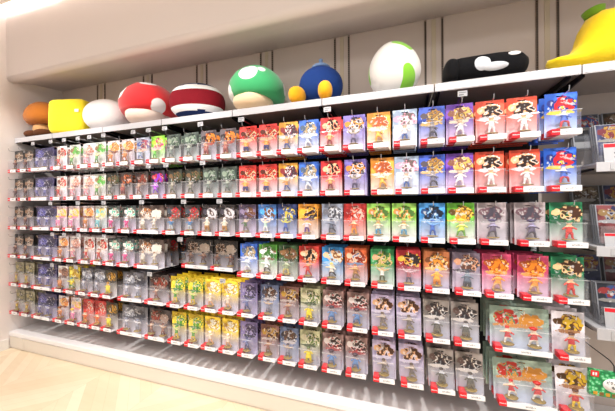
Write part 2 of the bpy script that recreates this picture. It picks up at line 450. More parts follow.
# scheme: ground, fade, picture colours, figure (legs, body, skin, top), figure kind, words
S = {
'dk': ('1d1a1c', 'a5a0b0', ('3a2a22', '8a6a52', 'c8b8a8'), ('5a4a44', '6a4038', 'a87a5c', '3a2c28'), 0, 'black'),
'pw': ('2a2658', '9a94c4', ('3b3a86', '8d8bc0', '1d1b3a'), ('4a4c80', '6a6aa8', 'c8c8e0', '40407a'), 1, 'wide dark violet'),
'wr': ('f0eaea', 'e8e0ec', ('c8322a', '7a4a38', 'f2dccb'), ('b03a30', 'c84038', 'f0c8a8', '9a3028'), 1, 'white and red'),
'wg': ('eef2ea', 'dfe8e2', ('5aa848', '8a6a4c', 'cfe0b0'), ('4a7a3a', '66a84e', 'e8c8a0', '4a8a3a'), 3, 'white and leaf-green'),
'wp': ('f0e4e6', 'e0d8e8', ('c08070', 'e8c0b0', '8a5a58'), ('d88a98', 'e0a0a8', 'f0d0b8', 'a06a60'), 2, 'pale blush'),
'wo': ('e8dce0', 'd8cfe0', ('d8823a', 'f0c080', '7a4630'), ('b06a38', 'd8863c', 'e8b890', '8a5028'), 4, 'pale with orange'),
'bp': ('c4cce4', 'd8dcf0', ('b85a68', '4a5a9a', 'e8c8b8'), ('7a88b8', '9ab0c8', 'e8c0a8', '5a6090'), 2, 'pale blue and pink'),
'lg': ('8ad83a', 'd8e8d0', ('d04a78', 'b8e84a', 'f0b8c0'), ('4aa838', '78c850', 'f0d0b0', 'd04878'), 3, 'lime green'),
'gg': ('32403a', '9aa4a4', ('4a5c50', '8a9a88', '1d2422'), ('54605a', '6c7c74', 'a8b0a0', '3a4640'), 1, 'dark grey-green'),
'mo': ('4c4248', 'b4aebe', ('d07a2a', '2a2024', 'a04838'), ('8a3a30', 'a05040', 'c89070', '5a2c28'), 5, 'mauve-grey and amber'),
'rd': ('d8261e', 'efd8dc', ('b83020', '5a2a1c', 'f0b890'), ('3a3a7a', 'f0a030', 'f0c090', 'd02820'), 5, 'bright red'),
'ob': ('f0a838', 'c8d4f0', ('4a2c34', '8a3038', 'e8e0e0'), ('4a5a9a', 'c88a3a', 'e8b888', '4a3a78'), 1, 'orange and blue'),
'bl': ('1f5cc0', 'cfdcf4', ('a89068', '506078', 'e0e4ea'), ('e8ecf2', 'b8c4d4', 'e8eef4', '7088b0'), 2, 'cobalt blue'),
'rk': ('d81c22', 'f0c8cc', ('181214', 'f0b890', 'c01820'), ('8a2020', 'e8a860', 'f0c8a0', 'd83a20'), 0, 'scarlet'),
'pu': ('6a5aa8', 'b4a8dc', ('3a2c2c', 'e08838', 'd8d0dc'), ('4a3c60', '8a7a9a', '9a8a70', '54405a'), 3, 'purple and tan'),
'or': ('f09a28', 'f4dcc0', ('a8502a', 'd86a1c', 'f4e0d0'), ('f0a82c', 'f0b83c', 'f4e4d0', 'e88a20'), 2, 'golden orange'),
'pb': ('b8cdec', 'd4def4', ('6a5a58', 'e8a0b8', 'ece4e0'), ('4a6ab0', 'ece8e8', 'e8c8b0', '8a8a90'), 0, 'powder blue'),
'bt': ('2c50c0', 'b8bcec', ('a87830', '5a5058', 'd8b060'), ('4a4858', '6a6878', 'a8a0a0', '50506a'), 2, 'deep blue and gold'),
'vi': ('7038b0', 'd4bce8', ('e0b860', '8a5a48', 'f0d8c0'), ('ece4f0', 'f0ecf4', 'f0d0b0', 'c89850'), 4, 'violet'),
'ro': ('e84a28', 'e8a8a8', ('2a1814', 'f0b488', 'e8e4e6'), ('f0f0f2', 'f2f0f0', 'f0c090', 'f0f0f0'), 0, 'orange-red'),
'fb': ('2464d8', 'a8c0ec', ('c8242c', '1c2c78', 'e8c830'), ('c83840', '3a64c8', 'e0e4ec', '2848b0'), 2, 'royal blue'),
'db': ('20281e', '9c9aa0', ('3a4a30', '7a5c40', '141812'), ('4a5040', '8a8a78', 'b8b0a0', '4a5a3c'), 1, 'dark bottle-green'),
'do': ('2a2220', 'a89ca0', ('b85a28', '5a3020', '282020'), ('7a3028', '9a3c30', 'c88860', 'a04a24'), 5, 'dark brown and rust'),
'br': ('2c2022', 'a498a4', ('8a3a2c', '4a2a24', '9c8478'), ('7a4a44', 'a0786c', 'c8a890', '5a2e28'), 1, 'dark brown'),
'dp': ('30243a', 'a89cc0', ('8a3ac8', 'c02c38', '2c1c38'), ('7a3ac0', 'b04ae0', 'd8a8e0', '6a2aa8'), 2, 'dark with bright purple'),
'pk': ('f4dce4', 'ead8ec', ('e0b850', 'f0d8b0', 'f090b8'), ('f08ab8', 'f49cc4', 'f4d8c0', 'e8c050'), 4, 'pink and yellow'),
'wt': ('e8f0ec', 'd0e8ec', ('e0c878', '58b8c0', 'f0e4cc'), ('68c0cc', '8ad0d8', 'f0e0c8', 'e0d090'), 4, 'white and turquoise'),
'tp': ('3a4446', 'c4b8d4', ('5ac0a8', 'e8e0d8', '8a6a58'), ('d83a88', 'e85098', 'f0e0e0', 'e8e8ec'), 0, 'grey with aqua and magenta'),
'wb': ('4a3830', 'bcb8c8', ('a86a38', '5a3828', 'e0d8cc'), ('b0a490', 'ded6c8', 'e8dccc', '8a6a4c'), 5, 'wide brown'),
'dr': ('241e22', '9a98a8', ('c82028', '40505e', '8a5838'), ('c8d8e0', '508ac0', 'c07038', 'c03028'), 0, 'black with red'),
'dw': ('241e22', 'b0a8b4', ('d0ccd0', '4a4450', '6a4c38'), ('b8843c', 'e8dcc4', 'f0e8d8', 'f0ecec'), 5, 'black with white and brown'),
'pg': ('584a68', 'b8a8c8', ('6a4430', '8a7a98', '3a2c38'), ('7a7070', '4a6a40', 'c8b0a0', '5a3848'), 1, 'dusky purple'),
'bb': ('3a70b8', 'a4b0d4', ('6a4430', '50a0e0', 'e0d8d8'), ('e8ecec', 'b8d8c8', 'e8d0b8', '6a4838'), 3, 'blue and brown'),
'nb': ('1c3270', 'a0b0dc', ('c8b040', '38589a', '50402a'), ('38509a', '4464b8', 'c8c048', '7a9a3c'), 3, 'navy and yellow'),
'oy': ('e89820', 'f0d8c8', ('2a2028', 'f0b840', '7a4a2c'), ('6a3c90', 'e8d8e0', 'e8b070', '7a3a98'), 0, 'amber'),
'gb': ('8a94a8', 'b8c0dc', ('3c3c44', '6a6a74', 'd0d4dc'), ('3c4250', '525c70', '7c8498', '3a3e4a'), 2, 'steel grey'),
'rw': ('c42420', 'e8b0a4', ('d8b0a0', '901c1c', 'e84a30'), ('f0a028', 'e87030', 'f0d8b0', 'e83820'), 0, 'brick red'),
'gn': ('8cc850', 'e4f0e0', ('4a7030', 'c88848', 'b4e070'), ('58a0c8', 'e8e0c8', 'd8a860', '9a9030'), 0, 'light green'),
'sb': ('3a90d8', 'a4c4ec', ('141c2c', '2a4a78', '8ab8e0'), ('2c54a8', '3868c0', '68a0d8', '2a4c98'), 3, 'sky blue and black'),
'gy': ('6cc030', 'dcecd8', ('c89028', '5a4018', 'e0b848'), ('68a838', 'c8d848', 'e8d890', 'd8d040'), 4, 'green and golden'),
'gm': ('b4a8ac', 'b8b0bc', ('4a4450', '6c5058', 'a8a0a0'), ('4a4450', '5c5068', 'a8a0c8', '504868'), 4, 'dusty mauve-grey'),
'gr': ('128050', 'c8d8d4', ('4a2c1c', 'f0c490', '0c6038'), ('d8302c', 'e0402c', 'f0c090', '3a7a4c'), 0, 'emerald green'),
'gw': ('58a83c', 'e0e8e0', ('386c2c', 'e8ecec', '7a5038'), ('282c30', 'e8ecec', 'ecf0f0', 'e0e4e4'), 2, 'grass green and white'),
'dg': ('2c5428', 'a8b4a8', ('6a4830', '8a6440', '203820'), ('d8c878', '90a078', 'c8d0b0', '486838'), 4, 'forest green'),
'rb': ('cc2c20', 'c4b4cc', ('201818', 'f0c098', 'e07028'), ('c02c28', 'd03a30', 'd8a070', '3a2420'), 1, 'red and black'),
'sw': ('2f90d8', 'c0d4ec', ('8a5c38', 'f0c8a0', 'a8d0f0'), ('2c2c34', 'e8e4d8', 'e8d8a8', 'e0c860'), 2, 'azure blue'),
'ow': ('e0642c', 'd8b8c0', ('8a3018', 'f0c0a0', '6a90b8'), ('8a7048', 'b07838', 'e0b078', 'a05028'), 2, 'burnt orange'),
'gc': ('2f9450', 'b8d8c8', ('386a34', 'd8a880', 'a8b040'), ('4c5a38', 'f0f0e8', 'd8b080', '4a7a3c'), 3, 'jade green'),
'rg': ('c82430', 'b8a8c8', ('2c2020', 'e0b040', '902028'), ('5c5870', 'a86068', 'c8a8b0', 'a03848'), 3, 'crimson and gold'),
'ok': ('a85c28', 'b4accc', ('d88830', '6a3c20', 'e8c070'), ('d8882c', 'f0a830', 'e8b040', '8c98c8'), 5, 'bronze orange'),
'pp': ('8c7c90', 'bcb4d0', ('5c3c30', 'c89070', '3c343c'), ('3c4450', '5c6878', '8090a0', '303844'), 5, 'purplish grey'),
'mg': ('c83c68', 'e0b4d8', ('e08020', 'a04818', 'f0b050'), ('e0b888', 'f09838', 'f0a840', 'e07820'), 4, 'magenta and orange'),
'be': ('8a8468', 'b4b0b8', ('5c5840', 'a89c6c', '3c3c34'), ('a89440', 'c8a848', 'a88868', '7a6a30'), 3, 'khaki'),
'wbn': ('ece4e0', 'd8d4e0', ('7a5444', 'b88870', '5c3c34'), ('c87838', 'e0985c', 'b08868', '7a4c38'), 5, 'white and brown'),
'ye': ('e8d038', 'dce0d8', ('b89020', 'f0e060', '5c4c1c'), ('58a848', 'e8d020', 'e8e048', '4890a8'), 2, 'pale lemon'),
'ga': ('5c5c64', 'c0bccc', ('8a8c98', 'c8ccd4', '3c3c44'), ('8c90a0', 'a8acbc', 'd8d8e0', '70748a'), 1, 'slate grey'),
'yd': ('3c3828', 'c8c4c8', ('c89430', '6a5020', '282420'), ('e8d830', 'f0e040', 'd8a030', 'a87820'), 5, 'dark with yellow'),
'yg': ('ecc828', 'd0d0d4', ('5a9838', 'f0dc50', '3c7830'), ('e0c838', '58a048', 'c8d068', '4a8c3c'), 3, 'yellow and green'),
'yw': ('f0c428', 'd0ccdc', ('ecead8', 'b08438', 'f4d850'), ('d8a880', 'e8d8c8', 'e8d0a8', 'f0ecec'), 1, 'yellow and white'),
'lp': ('6c6090', 'a49cc8', ('443c58', '9488b0', '2c2838'), ('4c507a', '606a9c', '7880a8', '3c3c60'), 1, 'dark lavender'),
'bbn': ('5c6c90', 'a8b4d4', ('5c4030', '3c3840', 'c8c0c0'), ('6c7084', '84889c', 'b09880', '4c4450'), 3, 'blue-grey'),
'brd': ('7c5048', 'b0a0ac', ('4c2c20', 'b08838', 'b8a8a0'), ('7c6040', '8c5850', 'b89070', '5c3428'), 1, 'russet'),
'bg': ('b0b088', 'acacbc', ('5c7038', 'c8c0a0', '3c4c28'), ('e8d820', 'e8d020', 'a8a060', '586840'), 5, 'moss and beige'),
'brb': ('8c6c68', 'b0acc4', ('3c2c2c', 'd8ccc8', 'a8403c'), ('4870a8', '5c88c0', '8c7878', '504048'), 4, 'brown and crimson'),
'li': ('b0a4c4', 'b4b0cc', ('4c2c1c', 'd8a880', 'd0c8dc'), ('8c8470', '6c6460', 'b8a898', '58483c'), 2, 'lilac'),
'bgd': ('8c8480', 'a8acc0', ('302c30', '5c4844', 'd8d0c8'), ('6c685c', '585850', 'c8ccd4', '4c4440'), 5, 'grey-brown'),
'tg': ('a8c0b0', 'b8c8e0', ('b02c24', '5a8468', 'c88838'), ('e8e4dc', 'c83c40', 'f0c8a8', 'c02c28'), 2, 'wide sage green'),
'cy': ('d8d4dc', 'ccccdc', ('d8b030', '54381c', 'a8703c'), ('e8c830', 'c82830', 'c09060', '5c3420'), 0, 'cream with yellow and brown'),
}
PACKS = {
 1: [(-2.738,0.106,'dk',0),(-2.62,0.106,'dk',0),(-2.447,0.207,'pw',0),(-2.258,0.106,'wr',0),(-2.124,0.106,'wg',0),(-1.992,0.106,'wp',0),(-1.886,0.106,'wg',0),(-1.761,0.106,'wo',0),(-1.638,0.106,'wo',0),(-1.515,0.106,'bp',0),(-1.397,0.106,'lg',0),(-1.277,0.106,'gg',0),(-1.15,0.106,'gg',0),(-1.031,0.106,'mo',0),(-0.903,0.106,'mo',0),(-0.778,0.106,'rd',0),(-0.659,0.106,'rd',0),(-0.545,0.106,'ob',0),(-0.435,0.106,'bl',0),(-0.322,0.106,'rk',0),(-0.209,0.106,'pu',0),(-0.097,0.106,'or',0),(0.018,0.106,'pb',0),(0.129,0.106,'bt',0),(0.237,0.106,'vi',0),(0.348,0.106,'ro',0),(0.459,0.106,'ro',0),(0.586,0.106,'fb',0)],
 2: [(-2.74,0.106,'dk',0),(-2.623,0.106,'dk',0),(-2.449,0.207,'pw',0),(-2.261,0.106,'wr',0),(-2.126,0.106,'wp',0),(-1.994,0.106,'wp',0),(-1.888,0.106,'wg',0),(-1.773,0.106,'db',0),(-1.658,0.106,'do',0),(-1.527,0.106,'br',0),(-1.399,0.106,'dp',0),(-1.27,0.106,'db',0),(-1.141,0.106,'db',0),(-1.019,0.106,'gg',0),(-0.898,0.106,'gg',0),(-0.782,0.106,'rd',0),(-0.661,0.106,'rd',0),(-0.548,0.106,'ob',0),(-0.436,0.106,'bl',0),(-0.322,0.106,'rk',0),(-0.205,0.106,'pu',0),(-0.082,0.106,'or',0),(0.02,0.106,'pb',0),(0.128,0.106,'bt',0),(0.236,0.106,'vi',0),(0.346,0.106,'ro',0),(0.467,0.106,'ro',0),(0.582,0.106,'fb',0)],
 3: [(-2.743,0.106,'dk',0),(-2.625,0.106,'dk',0),(-2.431,0.208,'pw',0),(-2.265,0.106,'pk',0),(-2.138,0.106,'pk',0),(-1.996,0.106,'wo',0),(-1.88,0.106,'wt',0),(-1.763,0.106,'tp',0),(-1.629,0.106,'tp',0),(-1.454,0.201,'wb',0),(-1.281,0.106,'dr',0),(-1.147,0.106,'dr',0),(-1.027,0.106,'dw',0),(-0.913,0.106,'dw',0),(-0.786,0.106,'pg',0),(-0.667,0.106,'bb',0),(-0.554,0.106,'nb',0),(-0.441,0.106,'oy',0),(-0.318,0.106,'gb',0),(-0.21,0.106,'rw',0),(-0.1,0.106,'gn',0),(0.012,0.106,'gn',0),(0.128,0.106,'sb',0),(0.239,0.106,'gy',0),(0.352,0.106,'gm',0),(0.483,0.106,'gm',0),(0.599,0.106,'gr',0)],
 4: [(-2.745,0.106,'dk',0),(-2.627,0.106,'dk',0),(-2.422,0.208,'pw',0),(-2.248,0.106,'wo',0),(-2.13,0.106,'wp',0),(-1.992,0.106,'wr',0),(-1.874,0.106,'wr',0),(-1.762,0.106,'tp',0),(-1.643,0.106,'tp',0),(-1.454,0.201,'wb',0),(-1.393,0.106,'dr',0.1),(-1.377,0.106,'dr',0.2),(-1.175,0.199,'dk',0.09),(-0.978,0.164,'dk',0.08),(-0.778,0.106,'bl',0),(-0.664,0.106,'gw',0),(-0.55,0.106,'dg',0),(-0.438,0.106,'rb',0),(-0.319,0.106,'sw',0),(-0.206,0.106,'ow',0),(-0.084,0.106,'gc',0),(0.029,0.106,'rg',0),(0.144,0.106,'ok',0),(0.259,0.106,'pp',0),(0.369,0.106,'mg',0),(0.493,0.106,'mg',0),(0.603,0.106,'gr',0)],
 5: [(-2.739,0.106,'be',0),(-2.62,0.106,'be',0),(-2.424,0.208,'pw',0),(-2.253,0.106,'wbn',0),(-2.137,0.106,'ye',0),(-2.018,0.106,'ga',0),(-1.898,0.106,'ga',0),(-1.797,0.106,'yd',0),(-1.589,0.204,'ga',0),(-1.397,0.152,'br',0),(-1.253,0.106,'yg',0),(-1.127,0.106,'yg',0),(-1.009,0.106,'yw',0),(-0.897,0.106,'yw',0),(-0.78,0.106,'lp',0),(-0.656,0.106,'bbn',0),(-0.546,0.106,'brd',0),(-0.432,0.106,'bg',0),(-0.316,0.106,'brb',0),(-0.196,0.106,'brb',0),(-0.084,0.106,'li',0),(0.028,0.106,'li',0),(0.141,0.106,'bgd',0),(0.251,0.106,'bgd',0),(0.442,0.2,'tg',0),(0.603,0.106,'cy',0)],
 6: [(-2.731,0.106,'be',0),(-2.616,0.106,'be',0),(-2.427,0.208,'pw',0),(-2.25,0.106,'wo',0),(-2.125,0.106,'pk',0),(-2.004,0.106,'rw',0),(-1.893,0.106,'rw',0),(-1.792,0.106,'yd',0),(-1.593,0.207,'ga',0),(-1.391,0.16,'br',0),(-1.245,0.106,'yg',0),(-1.126,0.106,'yg',0),(-1.012,0.106,'yw',0),(-0.897,0.106,'yw',0),(-0.781,0.106,'lp',0),(-0.657,0.106,'brd',0),(-0.547,0.106,'bbn',0),(-0.436,0.106,'bg',0),(-0.319,0.106,'brb',0),(-0.206,0.106,'brb',0),(-0.08,0.106,'li',0),(0.037,0.106,'li',0),(0.156,0.106,'bgd',0),(0.266,0.106,'bgd',0),(0.451,0.2,'tg',0),(0.613,0.106,'cy',0)],
}

ORD = ['first', 'second', 'third', 'fourth', 'fifth', 'sixth', 'seventh', 'eighth', 'ninth', 'tenth', 'eleventh', 'twelfth', 'thirteenth', 'fourteenth', 'fifteenth', 'sixteenth', 'seventeenth', 'eighteenth', 'nineteenth', 'twentieth', 'twenty-first', 'twenty-second', 'twenty-third', 'twenty-fourth', 'twenty-fifth', 'twenty-sixth', 'twenty-seventh', 'twenty-eighth']
RW = {1: 'top row', 2: 'second row', 3: 'third row', 4: 'fourth row', 5: 'fifth row', 6: 'bottom row'}
mesh_cache = {}
def meshes(w):
    k = round(w, 2) if w > .12 else CW
    if k not in mesh_cache: mesh_cache[k] = (card_mesh(k, CH), blister_mesh(k, CH), strip_mesh(k, CH), tag_mesh(k, CH))
    return k, mesh_cache[k]
pm = {}; fm = {}
def pmat(code, k):
    if (code, k) not in pm:
        s = S[code]; pm[(code, k)] = print_mat('print_'+code, CH, k, s[0], s[1], s[2], sum(map(ord, code))*.37 % 50)
    return pm[(code, k)]
def fmat(code):
    if code not in fm:
        s = S[code]; fm[code] = figure_mat('toy_paint_'+code, s[3][0], s[3][1], (s[3][2], s[3][3]), 1)
    return fm[code]
hook_bm = bmesh.new()
add_tube(hook_bm, [(0, .295, -.0112), (0, -.052, -.0112), (0, -.0575, -.0095), (0, -.06, .000), (0, -.0605, .007)], .0016, 6)
add_box(hook_bm, -.012, .012, .290, .2955, -.022, .004, 0, .001)
HOOK = to_mesh(hook_bm, 'hook', [M['chrome']])
# ticket arm: second wire above, with a small white ticket
ta = bmesh.new(); add_tube(ta, [(0, .29, .012), (0, -.060, .020), (0, -.066, .020)], .0012, 5); ARM = to_mesh(ta, 'ticket_arm', [M['chrome']])
TICK = boxmesh('ticket', [M['paper'], M['ink']], (-.017, .017, -.0685, -.0665, .008, .030, 0), (-.013, .013, -.0689, -.0685, .022, .025, 1), (-.013, .004, -.0689, -.0685, .012, .017, 1))
TICKETED = {(1, i) for i in (2, 3, 4, 5, 6, 7, 9, 10, 11, 13, 15, 19, 24)} | {(2, i) for i in (7, 9, 10, 11, 13)} | {(3, i) for i in (3, 5, 7, 9, 11, 13)} | {(4, i) for i in (3, 4, 5, 7, 12)} | {(5, i) for i in (3, 5, 9, 13)} | {(6, i) for i in (5,)}
front = []
for r, lst in PACKS.items():
    prev = -9
    for i, (x, w, code, yo) in enumerate(lst):
        if w < .12: x -= .0015; w = CW
        k, ms = meshes(w)
        if x-k/2 < prev+.0025 and yo == 0 and lst[i-1][3] == 0: x = prev+.0025+k/2
        prev = x+k/2
        front.append((r, i, len(lst), x, k, code, yo))
def pack(r, i, n, x, k, code, y, depth, full=True, rot=(0, 0, 0), z=None):
    z = ROWZ[r-1]-.006 if z is None else z
    e = empty('figurine_pack', (x, y, z), rot)
    s = S[code]; ms = mesh_cache[k]
    wide = 'wide' in s[5] or k > .15; look = s[5].replace('wide ', '')
    pos = ('%s from the left' % ORD[i]) if i < n-8 else ('%s from the right' % ORD[n-1-i] if i < n-1 else 'rightmost one')
    pre = 'wide ' if wide else ''
    if depth == 0: lab = '%s%s front figurine pack, %s, %s' % (pre, look, RW[r], pos)
    else: lab = '%s%s pack behind the front one, %s, %s' % (pre, look, RW[r], pos)
    tag(e, lab, 'toy pack', 'figurine packs in the ' + RW[r].replace(' down', ''))
    link('card', ms[0], e, mat=pmat(code, k))
    link('blister', ms[1], e)
    st = link('label_strip', ms[2], e)
    link('brand_tag', ms[3], st)
    if full:
        if k > .15:
            spots = [(-.045, (s[4]) % 6), (.045, (s[4]+2) % 6)]
        else: spots = [(.0, s[4])]
        for sx, kind in spots:
            f = link('figurine', FIG[kind], e, (sx, -.022, -CH+.031), mat=fmat(code)); f.scale = (1.12, .9, .92)
            b_ = link('stand', STAND, f, (0, 0, -.0045)); b_.scale = (.95, 1, 1)
    return e
rr = random.Random(3)
front_xy = []
for (r, i, n, x, k, code, yo) in front:
    lean = rr.uniform(-.6, .6)
    if r >= 5 and x > -.4: lean -= 1.6*min(1, (x+.4)/.5)*(1 if r == 6 else .6)
    zz = ROWZ[r-1]-.006+rr.uniform(-.0002, .0002)
    pack(r, i, n, x, k, code, yo, 0, True, (0, R(lean), R(rr.uniform(-.5, .5))), zz)
    front_xy.append((r, i, n, x, k, code, yo))
# one more behind, on the hooks that show largest, up to 300 packs in all; everything deeper is one stock object
order = sorted([t for t in front_xy if t[6] == 0], key=lambda t: -(t[3]))
nb = 300-len(front_xy); second = order[:nb]
for (r, i, n, x, k, code, yo) in second:
    pack(r, i, n, x+rr.uniform(-.0012, .0012), k, code, yo+.0475, 1, False, (0, R(rr.uniform(-.6, .6)), R(rr.uniform(-.5, .5))), ROWZ[r-1]-.006+rr.uniform(-.0002, .0002))
sbm = bmesh.new(); smats = []; sidx = {}
def stock(r, x, k, code, y):
    if code not in sidx: sidx[code] = len(smats); smats.append(flat('stock_'+code, S[code][0], .4))
    z = ROWZ[r-1]-.007
    add_box(sbm, x-k/2, x+k/2, y, y+.001, z-CH, z+.003, sidx[code])
    for a, b_, c, d in ((x-k/2+.004, x+k/2-.004, z-CH+.002, z-.4*CH),):
        add_box(sbm, a, b_, y-.042, y-.001, c, d, CI)
    add_box(sbm, x-k/2+.03, x+k/2-.005, y-.0436, y-.0425, z-CH+.002, z-CH+.023, WI)
    add_box(sbm, x-k/2+.005, x-k/2+.03, y-.0436, y-.0425, z-CH+.002, z-CH+.024, RI)
smats += [M['clear'], M['white'], M['red']]; CI, WI, RI = 0, 1, 2
sec = {(t[0], t[1]) for t in second}
for (r, i, n, x, k, code, yo) in front_xy:
    if yo or (r == 4 and i == 9): continue
    y = yo+(.095 if (r, i) in sec else .0475)
    cnt = 2 if (r, i) in sec else 1
    for q in range(cnt):
        if y > .28: break
        stock(r, x, k, code, y); y += .0475
so = link('pack_stock', to_mesh(sbm, 'pack_stock', smats))
so['kind'] = 'stuff'; tag(so, 'rest of the carded packs hanging deeper on the hooks behind', 'toy packs')
for (r, i, n, x, k, code, yo) in front_xy:
    z = ROWZ[r-1]-.0005
    tk = (r, i) in TICKETED
    pos = ('%s from the left' % ORD[i]) if i < n-8 else ('%s from the right' % ORD[n-1-i] if i < n-1 else 'rightmost')
    e = empty('display_hook', (x, 0, z)); link('wire', HOOK, e)
    if tk:
        a = link('ticket_arm', ARM, e); link('price_ticket', TICK, a)
    tag(e, '%s hook holding %s packs, %s, %s' % ('ticketed' if tk else 'chrome', S[code][5].replace('wide ', ''), RW[r], pos), 'hook', 'display hooks in the '+RW[r].replace(' down', ''))

# ------------------------------------------------------------ plush cushions on the top shelf
def plush(name, col, var=.06): return flat(name, col, .9, bump=.35, bscale=60, var=var, vscale=18, sheen=.02 if max(hx(col)) < .25 else .2, spec=.2)
def lump(bm, seed, amp, scale=8.):
    for v in bm.verts:
        n = noise.noise(v.co*scale+Vector((seed, seed*2, 0))); v.co += v.co.normalized()*n*amp
def ellipsoid(name, mats, rx, ry, rz, power=2.4, zc=0, fn=None, seed=1, amp=.004, rings=28, seg=40, flatb=0.):
    bm = bmesh.new(); bmesh.ops.create_uvsphere(bm, u_segments=seg, v_segments=rings, radius=1.)
    for v in bm.verts:
        c = v.co; s = (abs(c.x)**power+abs(c.y)**power+abs(c.z)**power)**(1/power)
        c = c/s; v.co = Vector((c.x*rx, c.y*ry, c.z*rz))
        if flatb and v.co.z < -rz*flatb: v.co.z = -rz*flatb
    lump(bm, seed, amp)
    if fn:
        bm.normal_update()
        for f in bm.faces: f.material_index = fn(f.calc_center_median())
    for v in bm.verts: v.co.z += zc
    return to_mesh(bm, name, mats, True)
def on_shelf(o): # drop so that the lowest vertex touches the shelf
    bpy.context.view_layer.update()
    objs = [o]+list(o.children_recursive); zmin = min((q.matrix_world @ v.co).z for q in objs if q.type == 'MESH' for v in q.data.vertices)
    o.location.z += SHZ+.0022-zmin
# brown cap cushion
pb = plush('plush_brown', 'b56a22'); ptan = plush('plush_tan', 'c99a68'); pdk = plush('plush_dark_brown', '5a3420')
e = empty('cushion', (-2.655, .115, SHZ)); tag(e, 'brown dome-shaped plush cushion at the left wall end of the top shelf', 'cushion', 'cushions on the top shelf')
bm = bmesh.new(); add_lathe(bm, [(.002, -.01), (.06, -.012), (.11, -.004), (.135, .02), (.142, .05), (.132, .09), (.105, .13), (.065, .158), (.002, .17)], 40, 0, (0, 0, .12), 1.05, .8); lump(bm, 2, .004)
link('cap', to_mesh(bm, 'cap', [pb], True), e)
link('stem', ellipsoid('stem', [ptan], .07, .065, .055, 2.2, .075), e)
for sx in (-.055, .06): link('foot', ellipsoid('foot', [pdk], .055, .065, .033, 2.2, .033, seed=4), e, (sx, -.03, 0))
on_shelf(e)
# yellow block
py = plush('plush_yellow', 'f5dc2c', .03)
bm = bmesh.new(); bmesh.ops.create_cube(bm, size=2); bmesh.ops.subdivide_edges(bm, edges=bm.edges, cuts=9, use_grid_fill=True)
for v in bm.verts:
    c = v.co.copy(); s = (abs(c.x)**7+abs(c.y)**7+abs(c.z)**7)**(1/7); c = c/s
    puff = 1+.05*(1-max(0, abs(c.x*c.y*c.z)))*0
    v.co = Vector((c.x*.143, c.y*.11, c.z*.128))
lump(bm, 5, .005, 14)
for v in bm.verts: v.co.z += .128
cu = link('cushion', to_mesh(bm, 'block', [py], True), None, (-2.33, .145, SHZ), None); cu.rotation_euler = (0, 0, R(16))
tag(cu, 'bright yellow cube plush cushion beside the brown dome cushion', 'cushion', 'cushions on the top shelf')
tg = link('sewn_label', boxmesh('lbl', [M['white']], (.0, .03, 0, .001, 0, .02)), cu, (.08, -.114, .15)); tg['label'] = 'small white sewn label'
on_shelf(cu)
# white ball
pw = plush('plush_white', 'e6e1df', .03); pr = plush('plush_red', 'd8141c', .05)
cu = link('cushion', ellipsoid('ball', [pw], .16, .12, .112, 2.15, .112, seed=6), None, (-1.985, .12, SHZ)); tag(cu, 'plain off-white ball plush cushion between the yellow cube and the red toadstool', 'cushion', 'cushions on the top shelf'); on_shelf(cu)
# toadstools
def spotted(name, a, b, scale, th, seed):
    m, nt, bs, out = new_mat(name); N = nt.nodes.new; L = nt.links.new; bs.inputs['Roughness'].default_value = .85; bs.inputs['Sheen Weight'].default_value = .4
    tc = N('ShaderNodeTexCoord'); mp = N('ShaderNodeMapping'); mp.inputs['Location'].default_value = (seed, seed, seed); L(tc.outputs['Object'], mp.inputs[0])
    vo = N('ShaderNodeTexVoronoi'); vo.inputs['Scale'].default_value = scale; vo.inputs['Randomness'].default_value = .75; L(mp.outputs[0], vo.inputs['Vector'])
    mr = N('ShaderNodeMapRange'); mr.inputs['From Min'].default_value = th; mr.inputs['From Max'].default_value = th+.02; L(vo.outputs['Distance'], mr.inputs['Value'])
    mx = N('ShaderNodeMix'); mx.data_type = 'RGBA'; mx.inputs['A'].default_value = (*hx(b), 1); mx.inputs['B'].default_value = (*hx(a), 1)
    L(mr.outputs[0], mx.inputs['Factor']); L(mx.outputs['Result'], bs.inputs['Base Color']); return m
pcream = plush('plush_cream', 'f0d3ae', .03); pwh = plush('plush_pure_white', 'f0eeee', .02)
def toadstool(x, y, R0, capm, stemm, label, rot, tilt):
    e = empty('cushion', (x, y, SHZ), (R(tilt), 0, R(rot))); tag(e, label, 'cushion', 'cushions on the top shelf')
    bm = bmesh.new(); k = R0
    add_lathe(bm, [(.01*k, -.02*k), (.6*k, -.12*k), (.85*k, -.12*k), (.97*k, .05*k), (1.0*k, .28*k), (.95*k, .52*k), (.82*k, .74*k), (.62*k, .92*k), (.36*k, 1.04*k), (.004, 1.08*k)], 48, 0, (0, 0, .52*k)); lump(bm, x*3, .006, 9)
    link('cap', to_mesh(bm, 'cap', [capm], True), e)
    link('stem', ellipsoid('stem', [stemm], .66*k, .66*k, .36*k, 2.3, .34*k, seed=x), e, (0, -.2*k, 0))
    on_shelf(e); return e
toadstool(-1.62, .145, .182, spotted('plush_red_spotted', 'd6131b', 'f0ecec', 6.5, .34, 2.3), plush('plush_cream_white', 'efd9cc', .03), 'red toadstool plush cushion with white spots and a cream stem', 20, -3)
toadstool(-.797, .13, .165, spotted('plush_green_spotted', '35a866', 'eef2ee', 6.5, .34, 7.1), pcream, 'green toadstool plush cushion with white spots and a cream stem', -10, -3)
# navy cushion with maroon panel edged in white
pn = plush('plush_navy', '1c2c58', .1); pm_ = plush('plush_maroon', '7e1220', .08)
def bands(c):
    if c.y > .035: return 0
    z = c.z
    if -.045 < z < .045: return 1
    if -.075 < z < .08: return 2
    return 0
cu = link('cushion', ellipsoid('banded', [pn, pm_, pwh], .17, .125, .115, 2.2, 0, bands, 3, .004, 40, 56), None, (-1.206, .125, SHZ+.115)); tag(cu, 'navy plush cushion with a maroon front panel edged in white bands', 'cushion', 'cushions on the top shelf'); cu.rotation_euler = (0, 0, R(12)); on_shelf(cu)
